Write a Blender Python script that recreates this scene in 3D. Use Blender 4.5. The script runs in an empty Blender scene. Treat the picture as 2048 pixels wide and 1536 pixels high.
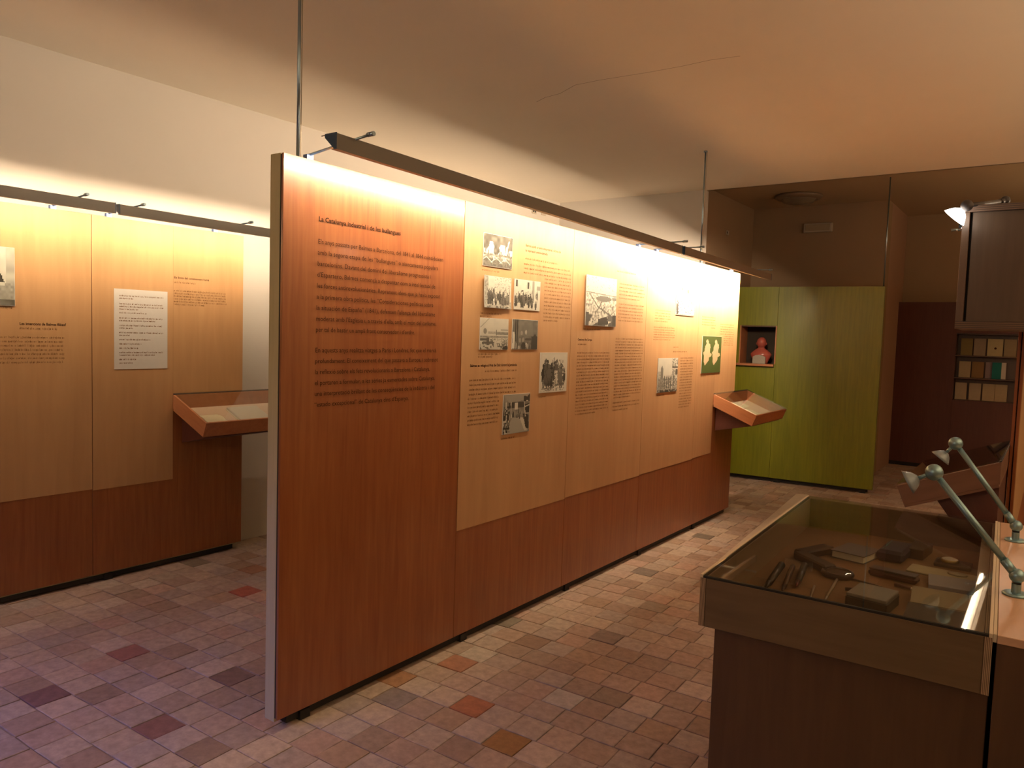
import bpy, bmesh, math, random
import numpy as np
from mathutils import Vector, Matrix

# ------------------------------------------------------------------ camera, light, exposure
scn = bpy.context.scene
C = scn.collection
random.seed(7)
rng = np.random.RandomState(7)

YAW, PITCH, ROLL, FPX = 0.6249, -0.0661, 0.0319, 1502.1
def cam_axes():
    f = Vector((-math.sin(YAW)*math.cos(PITCH), math.cos(YAW)*math.cos(PITCH), math.sin(PITCH)))
    r = Vector((math.cos(YAW), math.sin(YAW), 0)); u = r.cross(f)
    return math.cos(ROLL)*r+math.sin(ROLL)*u, -math.sin(ROLL)*r+math.cos(ROLL)*u, f
cr, cu, cf = cam_axes()
cam_d = bpy.data.cameras.new('camera'); cam = bpy.data.objects.new('camera', cam_d); C.objects.link(cam)
m = Matrix((cr, cu, -cf)).transposed().to_4x4(); m.translation = Vector((0, 0, 1.6)); cam.matrix_world = m
cam_d.sensor_width = 36; cam_d.lens = FPX/2048*36; cam_d.clip_start = .05
scn.camera = cam
scn.view_settings.view_transform = 'Standard'; scn.view_settings.look = 'None'
scn.view_settings.gamma = 1; scn.view_settings.use_curve_mapping = False
scn.view_settings.exposure = 0.0

TUBE = (1.0, 0.77, 0.53)          # colour of the warm fluorescent tubes
S_MAIN, S_MAIN2, S_LEFT, S_RIGHT, S_RIGHTB = 205, 1150, 160, 90, 45

world = bpy.data.worlds.new('world'); scn.world = world; world.use_nodes = True
world.node_tree.nodes['Background'].inputs[0].default_value = (.25, .3, .5, 1)
world.node_tree.nodes['Background'].inputs[1].default_value = .6

def area(name, loc, rot, sx, sy, power, col, spread=180):
    l = bpy.data.lights.new(name, 'AREA'); l.shape = 'RECTANGLE'; l.size = sx; l.size_y = sy
    l.energy = power; l.color = col; l.spread = math.radians(spread)
    o = bpy.data.objects.new(name, l); C.objects.link(o); o.location = loc; o.rotation_euler = rot; return o
# dusk daylight that falls through the window behind the visitor, then added unseen warm fill lights
area('window_daylight', (-3.6, -1.6, 1.9), (math.radians(50), 0, math.radians(-14)), 1.7, 1.0, 11, (.20, .25, 1.0), 60)
area('ceiling_fill_light', (2.1, 3.2, 2.0), (math.pi, 0, 0), 1.5, 6.0, 105, (1.0, .72, .44))  # unseen fill, added to brighten the ceiling
area('passage_fill_light', (1.9, 9.2, 2.3), (math.pi, 0, 0), 1.6, .3, 44, (1.0, .66, .36))  # unseen fill, added to lift the dark passage
area('panel_end_fill_light', (-1.6, -1.8, 2.5), (math.radians(78), 0, math.radians(12)), 1.2, .3, 7, (1.0, .74, .42), 110)  # unseen warm fill, added for the panel end and showcase front

# ------------------------------------------------------------------ materials
def nodes(name):
    mt = bpy.data.materials.new(name); mt.use_nodes = True
    nt = mt.node_tree; return mt, nt, nt.nodes['Principled BSDF']
def plain(name, col, rough=.6, metal=0, spec=.5, noise=0, nscale=30, bump=0, coat=0):
    mt, nt, b = nodes(name)
    b.inputs['Base Color'].default_value = (*col, 1); b.inputs['Roughness'].default_value = rough
    b.inputs['Metallic'].default_value = metal; b.inputs['Specular IOR Level'].default_value = spec
    b.inputs['Coat Weight'].default_value = coat
    if noise or bump:
        tc = nt.nodes.new('ShaderNodeTexCoord'); nz = nt.nodes.new('ShaderNodeTexNoise')
        nz.inputs['Scale'].default_value = nscale; nz.inputs['Detail'].default_value = 5
        nt.links.new(tc.outputs['Object'], nz.inputs['Vector'])
        if noise:
            mx = nt.nodes.new('ShaderNodeMix'); mx.data_type = 'RGBA'
            mx.inputs[6].default_value = (*[c*(1-noise) for c in col], 1); mx.inputs[7].default_value = (*[min(1, c*(1+noise)) for c in col], 1)
            nt.links.new(nz.outputs['Fac'], mx.inputs[0]); nt.links.new(mx.outputs[2], b.inputs['Base Color'])
        if bump:
            bp = nt.nodes.new('ShaderNodeBump'); bp.inputs['Strength'].default_value = bump; bp.inputs['Distance'].default_value = .004
            nt.links.new(nz.outputs['Fac'], bp.inputs['Height']); nt.links.new(bp.outputs['Normal'], b.inputs['Normal'])
    return mt
def wood(name, c1, c2, rough=.35, scale=(14, 14, .9), coat=.0, spec=.5, blot=.35, coatr=.22):
    mt, nt, b = nodes(name)
    tc = nt.nodes.new('ShaderNodeTexCoord'); mp = nt.nodes.new('ShaderNodeMapping'); mp.inputs['Scale'].default_value = scale
    n1 = nt.nodes.new('ShaderNodeTexNoise'); n1.inputs['Scale'].default_value = 3; n1.inputs['Detail'].default_value = 8; n1.inputs['Distortion'].default_value = .6
    mp2 = nt.nodes.new('ShaderNodeMapping'); mp2.inputs['Scale'].default_value = tuple(s*.12 for s in scale)
    n2 = nt.nodes.new('ShaderNodeTexNoise'); n2.inputs['Scale'].default_value = 4; n2.inputs['Detail'].default_value = 2
    ad = nt.nodes.new('ShaderNodeMath'); ad.operation = 'MULTIPLY_ADD'; ad.inputs[1].default_value = blot
    sc = nt.nodes.new('ShaderNodeMath'); sc.operation = 'MULTIPLY'; sc.inputs[1].default_value = 1-blot
    rp = nt.nodes.new('ShaderNodeValToRGB'); rp.color_ramp.elements[0].position = .32; rp.color_ramp.elements[1].position = .66
    rp.color_ramp.elements[0].color = (*c1, 1); rp.color_ramp.elements[1].color = (*c2, 1)
    L = nt.links.new
    L(tc.outputs['Object'], mp.inputs['Vector']); L(tc.outputs['Object'], mp2.inputs['Vector'])
    L(mp.outputs[0], n1.inputs['Vector']); L(mp2.outputs[0], n2.inputs['Vector'])
    L(n1.outputs['Fac'], sc.inputs[0]); L(n2.outputs['Fac'], ad.inputs[0]); L(sc.outputs[0], ad.inputs[2])
    L(ad.outputs[0], rp.inputs[0]); L(rp.outputs[0], b.inputs['Base Color'])
    b.inputs['Roughness'].default_value = rough; b.inputs['Specular IOR Level'].default_value = spec
    b.inputs['Coat Weight'].default_value = coat; b.inputs['Coat Roughness'].default_value = coatr
    return mt
def ply(name, ca, cb, axis, pitch=.0036):
    mt, nt, b = nodes(name)
    tc = nt.nodes.new('ShaderNodeTexCoord'); sp = nt.nodes.new('ShaderNodeSeparateXYZ')
    mu = nt.nodes.new('ShaderNodeMath'); mu.operation = 'MULTIPLY'; mu.inputs[1].default_value = 1/pitch
    fr = nt.nodes.new('ShaderNodeMath'); fr.operation = 'FRACT'
    rp = nt.nodes.new('ShaderNodeValToRGB'); rp.color_ramp.interpolation = 'CONSTANT'
    rp.color_ramp.elements[0].color = (*ca, 1); rp.color_ramp.elements[1].color = (*cb, 1); rp.color_ramp.elements[1].position = .55
    L = nt.links.new
    L(tc.outputs['Object'], sp.inputs[0]); L(sp.outputs[axis], mu.inputs[0]); L(mu.outputs[0], fr.inputs[0]); L(fr.outputs[0], rp.inputs[0]); L(rp.outputs[0], b.inputs['Base Color'])
    b.inputs['Roughness'].default_value = .6
    return mt
def vcol(name, rough=.7, spec=.2, noise=0, ns=60, bump=0):
    mt, nt, b = nodes(name)
    at = nt.nodes.new('ShaderNodeAttribute'); at.attribute_name = 'tint'
    b.inputs['Roughness'].default_value = rough; b.inputs['Specular IOR Level'].default_value = spec
    L = nt.links.new
    if noise:
        tc = nt.nodes.new('ShaderNodeNewGeometry'); nz = nt.nodes.new('ShaderNodeTexNoise'); nz.inputs['Scale'].default_value = ns; nz.inputs['Detail'].default_value = 6
        nz.inputs['Roughness'].default_value = .65
        L(tc.outputs['Position'], nz.inputs['Vector'])
        mr = nt.nodes.new('ShaderNodeMapRange'); mr.inputs[1].default_value = .3; mr.inputs[2].default_value = .7; mr.inputs[3].default_value = 1-noise; mr.inputs[4].default_value = 1+noise
        L(nz.outputs['Fac'], mr.inputs[0])
        mx = nt.nodes.new('ShaderNodeVectorMath'); mx.operation = 'SCALE'
        L(at.outputs['Color'], mx.inputs[0]); L(mr.outputs[0], mx.inputs['Scale']); L(mx.outputs[0], b.inputs['Base Color'])
        bp = nt.nodes.new('ShaderNodeBump'); bp.inputs['Strength'].default_value = bump; bp.inputs['Distance'].default_value = .003
        L(nz.outputs['Fac'], bp.inputs['Height']); L(bp.outputs[0], b.inputs['Normal'])
    else: L(at.outputs['Color'], b.inputs['Base Color'])
    return mt
def emit(name, col, s):
    mt = bpy.data.materials.new(name); mt.use_nodes = True; nt = mt.node_tree; nt.nodes.clear()
    e = nt.nodes.new('ShaderNodeEmission'); o = nt.nodes.new('ShaderNodeOutputMaterial')
    e.inputs[0].default_value = (*col, 1); e.inputs[1].default_value = s; nt.links.new(e.outputs[0], o.inputs[0]); return mt
def pane(name, tint=(.94, .94, .91)):
    mt = bpy.data.materials.new(name); mt.use_nodes = True; nt = mt.node_tree; nt.nodes.clear()
    # reflectance of a thin pane: 0.04 + 0.96 (1-|cos|)^5, the same from both sides
    ge = nt.nodes.new('ShaderNodeNewGeometry'); dt = nt.nodes.new('ShaderNodeVectorMath'); dt.operation = 'DOT_PRODUCT'
    ab = nt.nodes.new('ShaderNodeMath'); ab.operation = 'ABSOLUTE'; su = nt.nodes.new('ShaderNodeMath'); su.operation = 'SUBTRACT'; su.inputs[0].default_value = 1
    pw = nt.nodes.new('ShaderNodeMath'); pw.operation = 'POWER'; pw.inputs[1].default_value = 5
    fr = nt.nodes.new('ShaderNodeMath'); fr.operation = 'MULTIPLY_ADD'; fr.inputs[1].default_value = .96; fr.inputs[2].default_value = .04
    nt.links.new(ge.outputs['Normal'], dt.inputs[0]); nt.links.new(ge.outputs['Incoming'], dt.inputs[1]); nt.links.new(dt.outputs['Value'], ab.inputs[0])
    nt.links.new(ab.outputs[0], su.inputs[1]); nt.links.new(su.outputs[0], pw.inputs[0]); nt.links.new(pw.outputs[0], fr.inputs[0])
    t = nt.nodes.new('ShaderNodeBsdfTransparent'); t.inputs[0].default_value = (*tint, 1)
    g = nt.nodes.new('ShaderNodeBsdfGlossy'); g.inputs['Roughness'].default_value = .02
    mx = nt.nodes.new('ShaderNodeMixShader'); o = nt.nodes.new('ShaderNodeOutputMaterial')
    L = nt.links.new; L(fr.outputs[0], mx.inputs[0]); L(t.outputs[0], mx.inputs[1]); L(g.outputs[0], mx.inputs[2]); L(mx.outputs[0], o.inputs[0]); return mt

M = {
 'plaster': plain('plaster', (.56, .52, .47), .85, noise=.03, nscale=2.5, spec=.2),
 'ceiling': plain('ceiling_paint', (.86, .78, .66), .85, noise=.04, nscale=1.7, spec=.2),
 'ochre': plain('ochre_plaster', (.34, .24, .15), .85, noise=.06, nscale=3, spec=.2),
 'grout': plain('grout', (.33, .27, .235), .9, noise=.25, nscale=9),
 'stone': plain('pale_stone', (.56, .47, .37), .7, noise=.12, nscale=14),
 'tile': vcol('clay_tile', .58, .35, .22, 26, .35),
 'red': wood('red_veneer', (.215, .060, .016), (.31, .108, .032), .36, coat=.5, coatr=.14),
 'redplain': wood('red_veneer_matt', (.24, .06, .014), (.33, .10, .028), .5),
 'beech': wood('printed_beech', (.42, .232, .105), (.50, .29, .135), .55, spec=.3, scale=(7, 7, .7), blot=.5),
 'core': wood('panel_core', (.44, .38, .20), (.50, .43, .24), .6, scale=(30, 30, 1.2)),
 'groove': plain('dark_groove', (.02, .015, .01), .8),
 'green': wood('green_stain', (.145, .160, .003), (.205, .215, .005), .40, coat=.14),
 'black': plain('black_skid', (.012, .010, .008), .7),
 'steel': plain('brushed_steel', (.32, .42, .50), .28, 1),
 'satin': plain('satin_steel', (.27, .42, .47), .36, .85),
 'alu': plain('bronzed_aluminium', (.22, .20, .17), .5, 0),
 'bluecap': plain('blue_end_cap', (.02, .06, .12), .4),
 'refl': plain('white_reflector', (.8, .78, .72), .4),
 'paper': plain('paper', (.60, .57, .52), .8, noise=.03, nscale=40),
 'cream': plain('cream_page', (.80, .76, .60), .8, noise=.04, nscale=60),
 'small': plain('small_print_ink', (.20, .10, .04), .75, spec=.1),
 'ink': plain('print_ink', (.045, .017, .007), .75, spec=.1),
 'inkb': plain('dark_ink', (.03, .012, .005), .75, spec=.1),
 'caseface': wood('walnut_face', (.125, .080, .042), (.17, .112, .060), .38, scale=(1.0, 12, 12)),
 'darkwood': wood('umber_panel', (.075, .045, .028), (.10, .062, .038), .5, scale=(12, 12, 1)),
 'casev': wood('walnut_body', (.085, .042, .022), (.115, .060, .031), .4, scale=(12, 12, 1)),
 'bench': wood('beech_top', (.56, .34, .22), (.66, .42, .28), .35, scale=(12, 1, 12)),
 'plyx': ply('ply_edge_x', (.42, .30, .19), (.12, .07, .04), 0),
 'plyz': ply('ply_edge_z', (.36, .23, .15), (.13, .07, .045), 2),
 'plyb': ply('ply_edge_board', (.14, .085, .055), (.06, .034, .024), 2, .0085),
 'rim': plain('pale_ply_rim', (.62, .52, .38), .6),
 'felt': plain('brown_lining', (.22, .12, .055), .9, noise=.15, nscale=8),
 'lining': plain('rose_lining', (.66, .50, .40), .9, noise=.06, nscale=50),
 'glass': pane('clear_pane'),
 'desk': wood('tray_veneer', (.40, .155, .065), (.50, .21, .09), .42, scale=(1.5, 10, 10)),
 'desk_shaded': wood('tray_veneer_shaded', (.155, .070, .042), (.20, .095, .056), .42, scale=(1.5, 10, 10)),  # copy of the tray veneer with the right desk's shade in its colour
 'darkred': wood('dark_red_door', (.085, .022, .013), (.11, .032, .018), .5),
 'jamb': plain('jamb_paint', (.40, .25, .17), .7),
 'white': plain('white_plastic', (.44, .38, .30), .5),
 'bust': plain('rose_glaze', (.42, .10, .07), .22, coat=.5),
 'grey': plain('grey_board', (.36, .33, .27), .9, noise=.1, nscale=80),
 'teal': plain('teal_glint', (.01, .18, .17), .3),
}

# ------------------------------------------------------------------ geometry helpers
class MB:
    def __init__(s): s.v = []; s.f = []; s.sm = []; s.t = []
    def add(s, vs, fs, smooth=False, tint=None):
        o = len(s.v); s.v += [tuple(p) for p in vs]
        for f in fs: s.f.append([i+o for i in f]); s.sm.append(smooth); s.t.append(tint)
        return s
    def box(s, x0, x1, y0, y1, z0, z1, tint=None, ch=0):
        c = min(ch, (x1-x0)/2.2, (y1-y0)/2.2)
        if ch and c > 0:
            vs = [(x0, y0, z0), (x1, y0, z0), (x1, y1, z0), (x0, y1, z0), (x0, y0, z1-c), (x1, y0, z1-c), (x1, y1, z1-c), (x0, y1, z1-c),
                  (x0+c, y0+c, z1), (x1-c, y0+c, z1), (x1-c, y1-c, z1), (x0+c, y1-c, z1)]
            fs = [(0, 3, 2, 1), (8, 9, 10, 11)]+[(i, (i+1) % 4, (i+1) % 4+4, i+4) for i in range(4)]+[(i+4, (i+1) % 4+4, (i+1) % 4+8, i+8) for i in range(4)]
        else:
            vs = [(x, y, z) for z in (z0, z1) for x, y in ((x0, y0), (x1, y0), (x1, y1), (x0, y1))]
            fs = [(0, 3, 2, 1), (4, 5, 6, 7)]+[(i, (i+1) % 4, (i+1) % 4+4, i+4) for i in range(4)]
        return s.add(vs, fs, False, tint)
    def cyl(s, p, q, r, r2=None, n=16, cap=True):
        p = Vector(p); q = Vector(q); d = (q-p).normalized(); a = d.orthogonal().normalized(); b = d.cross(a); r2 = r if r2 is None else r2
        vs = [p+(a*math.cos(t)+b*math.sin(t))*r for t in [2*math.pi*i/n for i in range(n)]]+[q+(a*math.cos(t)+b*math.sin(t))*r2 for t in [2*math.pi*i/n for i in range(n)]]
        s.add(vs, [(i, (i+1) % n, (i+1) % n+n, i+n) for i in range(n)], True)
        if cap: s.add(vs[:n], [tuple(range(n-1, -1, -1))]); s.add(vs[n:], [tuple(range(n))])
        return s
    def lathe(s, prof, c=(0, 0, 0), ax=(0, 0, 1), n=20, sx=1, sy=1, smooth=True):
        ax = Vector(ax).normalized(); a = ax.orthogonal().normalized()
        if abs(ax.z) > .99: a = Vector((1, 0, 0))
        b = ax.cross(a); c = Vector(c)
        vs = [c+ax*z+(a*math.cos(2*math.pi*i/n)*sx+b*math.sin(2*math.pi*i/n)*sy)*r for r, z in prof for i in range(n)]
        fs = [(k*n+i, k*n+(i+1) % n, (k+1)*n+(i+1) % n, (k+1)*n+i) for k in range(len(prof)-1) for i in range(n)]
        return s.add(vs, fs, smooth)
    def sphere(s, c, r, n=16, sc=(1, 1, 1)):
        m_ = 10; vs = []
        for k in range(m_+1):
            ph = -math.pi/2+math.pi*k/m_
            for i in range(n):
                t = 2*math.pi*i/n; vs.append((c[0]+r*sc[0]*math.cos(ph)*math.cos(t), c[1]+r*sc[1]*math.cos(ph)*math.sin(t), c[2]+r*sc[2]*math.sin(ph)))
        return s.add(vs, [(k*n+i, k*n+(i+1) % n, (k+1)*n+(i+1) % n, (k+1)*n+i) for k in range(m_) for i in range(n)], True)
    def prism(s, poly, axis, a, b):
        n = len(poly)
        def P(u, w, h): return {'x': (h, u, w), 'y': (u, h, w), 'z': (u, w, h)}[axis]
        vs = [P(u, w, a) for u, w in poly]+[P(u, w, b) for u, w in poly]
        return s.add(vs, [tuple(range(n-1, -1, -1)), tuple(range(n, 2*n))]+[(i, (i+1) % n, (i+1) % n+n, i+n) for i in range(n)])
    def build(s, name, mat, parent=None, bev=0, loc=None, rot=None):
        me = bpy.data.meshes.new(name); me.from_pydata(s.v, [], s.f); me.update()
        for p, sm in zip(me.polygons, s.sm): p.use_smooth = sm
        if any(t is not None for t in s.t):
            at = me.color_attributes.new('tint', 'FLOAT_COLOR', 'CORNER')
            for p, t in zip(me.polygons, s.t):
                for li in p.loop_indices: at.data[li].color = (*(t or (1, 1, 1)), 1)
        bm = bmesh.new(); bm.from_mesh(me)
        if not any(t is not None for t in s.t): bmesh.ops.remove_doubles(bm, verts=bm.verts, dist=1e-6) if len(bm.verts) < 4000 else None
        bmesh.ops.recalc_face_normals(bm, faces=bm.faces)
        if bev: bmesh.ops.bevel(bm, geom=list(bm.edges), offset=bev, segments=1, affect='EDGES', clamp_overlap=True)
        bm.to_mesh(me); bm.free()
        me.materials.append(mat); o = bpy.data.objects.new(name, me); C.objects.link(o)
        if parent: o.parent = parent
        if loc: o.location = loc
        if rot: o.rotation_euler = rot
        return o
def box(name, mat, parent, x0, x1, y0, y1, z0, z1, bev=.0015, **k): return MB().box(x0, x1, y0, y1, z0, z1).build(name, mat, parent, bev, **k)
def thing(name, label, cat, loc=(0, 0, 0), rot=(0, 0, 0), group=None):
    o = bpy.data.objects.new(name, None); C.objects.link(o); o.location = loc; o.rotation_euler = rot
    o.empty_display_size = .1; o['label'] = label; o['category'] = cat
    if group: o['group'] = group
    return o
def tag(o, label, cat, group=None):
    o['label'] = label; o['category'] = cat
    if group: o['group'] = group
    return o
def struct(o): o['kind'] = 'structure'; return o
def copy_tree(o, parent=None):
    c = o.copy(); C.objects.link(c)
    if parent: c.parent = parent
    for ch in list(o.children): copy_tree(ch, c)
    return c

# text set on a board: local x along the board, local y up
def text(name, s, x, z, h, mat, parent, loc0, rot, width=None, bold=0, right=False, xs=.86):
    cu_ = bpy.data.curves.new(name, 'FONT'); cu_.body = s; cu_.size = h; cu_.offset = bold*h; cu_.resolution_u = 2
    o = bpy.data.objects.new(name, cu_); C.objects.link(o); bpy.context.view_layer.update()
    dg = bpy.context.evaluated_depsgraph_get(); me = bpy.data.meshes.new_from_object(o.evaluated_get(dg)); bpy.data.objects.remove(o)
    vs = np.array([v.co[:] for v in me.vertices]); w0 = vs[:, 0].max()
    sc = width/w0 if width else xs
    x0 = x-(w0*sc if right else 0)
    for v in me.vertices: v.co = (x0+v.co.x*sc, z+v.co.y, 0)
    me.materials.clear(); me.materials.append(mat); me.name = name
    o = bpy.data.objects.new(name, me); C.objects.link(o); o.parent = parent; o.location = loc0; o.rotation_euler = rot
    return o
def word_lines(mb, lines, xh, put, dens=1.0):
    """unreadably small print: strokes of letter width grouped into words"""
    for (a, b, z) in lines:
        x = a
        while x < b-.01:
            n = rng.randint(2, 10)
            for _ in range(n):
                if x > b-.004: break
                w = xh*(.45+.35*rng.rand()); hh = xh*(1 if rng.rand() > .28 else 1.55); dz = 0 if rng.rand() > .12 else -.45*xh
                t = xh*.17
                put(mb, x, x+t, z+dz, z+hh)
                if rng.rand() > .35: put(mb, x+t, x+w-t, z+(xh-t if rng.rand() > .5 else 0), z+(xh if rng.rand() > .5 else t)+.0003)
                if rng.rand() > .3: put(mb, x+w-t, x+w, z, z+xh)
                x += w+xh*.16
            x += xh*.5

RX = (math.pi/2, 0, math.pi/2)      # board facing +X: local x -> +Y, local y -> +Z

# ------------------------------------------------------------------ the room
FT, TS = math.radians(2.2), .1475
CLAY = [(.50, .37, .28), (.55, .42, .31), (.47, .33, .25), (.42, .29, .21), (.52, .34, .25), (.58, .46, .36), (.36, .24, .17), (.44, .29, .19), (.47, .36, .29), (.50, .40, .33)]
floor = struct(MB().box(-5.2, 3.3, -2.4, 12.2, -.12, -.005).build('floor', M['grout']))
Cv = Vector((0, 0, 1.6))
def blocked(p):
    def hit(ax, val, lo, hi):
        d = p-Cv; i = ax
        if abs(d[i]) < 1e-6: return False
        t = (val-Cv[i])/d[i]
        if not .01 < t < .995: return False
        q = Cv+d*t; j = 1-i
        return lo[0] <= q[j] <= hi[0] and lo[1] <= q.z <= hi[1]
    return hit(0, -2.392, (1.8, .05), (6.8, 2.25)) or hit(0, -4.67, (-1, .05), (3.2, 2.2)) or hit(1, 2.21, (-.79, 0), (3, .89)) or (p.x > -.79 and p.y < 3.7)
cells = []
ca_, sa_ = math.cos(FT), math.sin(FT)
for i in range(-36, 26):
    for j in range(-14, 88):
        off = ((j*37) % 11-5)*.004
        u, w = i*TS+off, j*TS
        x, y = u*ca_-w*sa_-1.803+.0, u*sa_+w*ca_+2.62-0.0
        if not (-4.83 < x < 3.0 and -1.95 < y < 11.45): continue
        p = Vector((x, y, 0)); d = p-Cv; dz = d.dot(cf)
        vis = 0
        if dz > .3:
            px, py = 1024+FPX*d.dot(cr)/dz, 768-FPX*d.dot(cu)/dz
            if -40 < px < 2088 and -40 < py < 1576 and not blocked(p): vis = FPX*FPX*1.6*TS*TS/dz**3
        cells.append((vis, x, y))
cells.sort(key=lambda c: -c[0])
def tile_tint():
    c = CLAY[rng.choice(len(CLAY), p=[.16, .15, .14, .07, .1, .12, .05, .05, .09, .07])]; k = .70+.17*rng.rand()
    return tuple((v*.82+m_*.18)*k for v, m_ in zip(c, (.48, .36, .285)))
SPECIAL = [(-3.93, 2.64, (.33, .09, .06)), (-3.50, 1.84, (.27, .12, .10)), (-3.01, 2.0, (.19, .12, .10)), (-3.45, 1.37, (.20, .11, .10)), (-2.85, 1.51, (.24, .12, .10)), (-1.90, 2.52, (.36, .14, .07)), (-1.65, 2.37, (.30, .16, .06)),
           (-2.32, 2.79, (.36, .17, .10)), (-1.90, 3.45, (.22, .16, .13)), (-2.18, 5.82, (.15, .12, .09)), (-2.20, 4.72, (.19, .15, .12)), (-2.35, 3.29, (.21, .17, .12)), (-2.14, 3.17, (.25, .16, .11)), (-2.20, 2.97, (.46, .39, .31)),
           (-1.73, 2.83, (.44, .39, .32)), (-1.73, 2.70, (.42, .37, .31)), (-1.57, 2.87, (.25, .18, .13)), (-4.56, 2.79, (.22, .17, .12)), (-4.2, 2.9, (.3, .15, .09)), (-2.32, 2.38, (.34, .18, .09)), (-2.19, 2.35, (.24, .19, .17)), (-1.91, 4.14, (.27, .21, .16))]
def tile_geo(mb, x, y, tint, loc=False):
    h = TS/2-.0022; a = FT+rng.normal(0, .006); c, s_ = math.cos(a), math.sin(a); z1 = rng.normal(0, .0008); k = [rng.normal(0, .0011, 2) for _ in range(4)]
    bvs = []
    for z, ins in ((-.012, 0), (z1-.0015, 0), (z1, .003)):
        for q, (sx, sy) in enumerate(((-1, -1), (1, -1), (1, 1), (-1, 1))):
            u, w = sx*(h-ins)+k[q][0], sy*(h-ins)+k[q][1]
            bvs.append(((0 if loc else x)+u*c-w*s_, (0 if loc else y)+u*s_+w*c, z))
    mb.add(bvs, [(8, 9, 10, 11)]+[(i, (i+1) % 4, (i+1) % 4+4, i+4) for i in range(4)]+[(i+4, (i+1) % 4+4, (i+1) % 4+8, i+8) for i in range(4)], False, tint)
restmb = MB()
for n, (vis, x, y) in enumerate(cells):
    t = tile_tint()
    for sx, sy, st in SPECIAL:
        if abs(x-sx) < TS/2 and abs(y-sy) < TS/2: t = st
    if -2.16 < x < -1.86 and 5.2 < y < 8.3 and abs(x-(-1.95-(y-6.2)*.0745)) < .05: pass
    if n < 300:
        mb = MB(); tile_geo(mb, x, y, t, True); mb.build('tile', M['tile'], floor, loc=(x, y, 0))
    else: tile_geo(restmb, x, y, t)
rt = restmb.build('tile_field', M['tile'], floor); rt['kind'] = 'stuff'
struct(MB().prism([(-1.90, 5.3), (-1.80, 5.3), (-2.035, 8.24), (-2.14, 8.2)], 'z', 0, .004).build('trim_1', M['stone']))

Hc, Hd = 3.16, 3.38
ceiling = struct(MB().box(-5.2, 3.3, -2.4, 7.62, Hc, Hc+.12).build('ceiling', M['ceiling']))
cp = [(-2.93, 4.24), (-2.829, 4.19), (-2.7, 4.17), (-2.531, 4.078), (-2.353, 4.076), (-2.034, 4.103), (-1.834, 4.108), (-1.667, 4.098), (-1.506, 4.124)]
mb = MB()
for a, b in zip(cp, cp[1:]): mb.add([(a[0], a[1]-.002, Hc-.0006), (b[0], b[1]-.002, Hc-.0006), (b[0], b[1]+.002, Hc-.0006), (a[0], a[1]+.002, Hc-.0006)], [(0, 1, 2, 3)])
mb.build('crack', plain('crack_line', (.30, .22, .15), .9), ceiling)
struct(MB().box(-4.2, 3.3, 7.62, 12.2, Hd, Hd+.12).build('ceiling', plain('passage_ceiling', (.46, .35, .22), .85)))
struct(MB().box(-5.2, 3.3, 7.6, 7.62, Hc-.0, Hd+.12).build('trim_2', M['ochre']))
struct(MB().box(-5.2, -4.84, -2.4, 7.7, -.02, Hc).build('wall_left', M['plaster']))
wall_end = struct(MB().box(-5.2, -3.06, 7.56, 7.66, -.02, Hc).build('wall_end', M['plaster']))
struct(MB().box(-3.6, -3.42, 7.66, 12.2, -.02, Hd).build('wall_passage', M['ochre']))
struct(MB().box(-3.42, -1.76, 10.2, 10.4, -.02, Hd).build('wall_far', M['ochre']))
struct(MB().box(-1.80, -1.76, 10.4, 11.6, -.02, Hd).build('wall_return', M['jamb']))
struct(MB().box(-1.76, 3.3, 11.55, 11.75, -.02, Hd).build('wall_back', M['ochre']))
struct(MB().box(3.0, 3.3, -2.4, 12.2, -.02, Hd).build('wall_right', M['plaster']))
rw = MB()
rw.box(-5.2, -3.7, -2.1, -2.0, -.02, Hc); rw.box(-1.5, 3.3, -2.1, -2.0, -.02, Hc); rw.box(-3.7, -1.5, -2.1, -2.0, -.02, 1.0); rw.box(-3.7, -1.5, -2.1, -2.0, 2.4, Hc)
struct(rw.build('wall_rear', M['plaster']))
wf = MB()
for a in (-3.7, -2.63, -1.56): wf.box(a, a+.06, -2.09, -2.03, 1.0, 2.4)
wf.box(-3.7, -1.5, -2.09, -2.03, 1.0, 1.06); wf.box(-3.7, -1.5, -2.09, -2.03, 2.34, 2.4)
struct(wf.build('window_1', M['white']))

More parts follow.
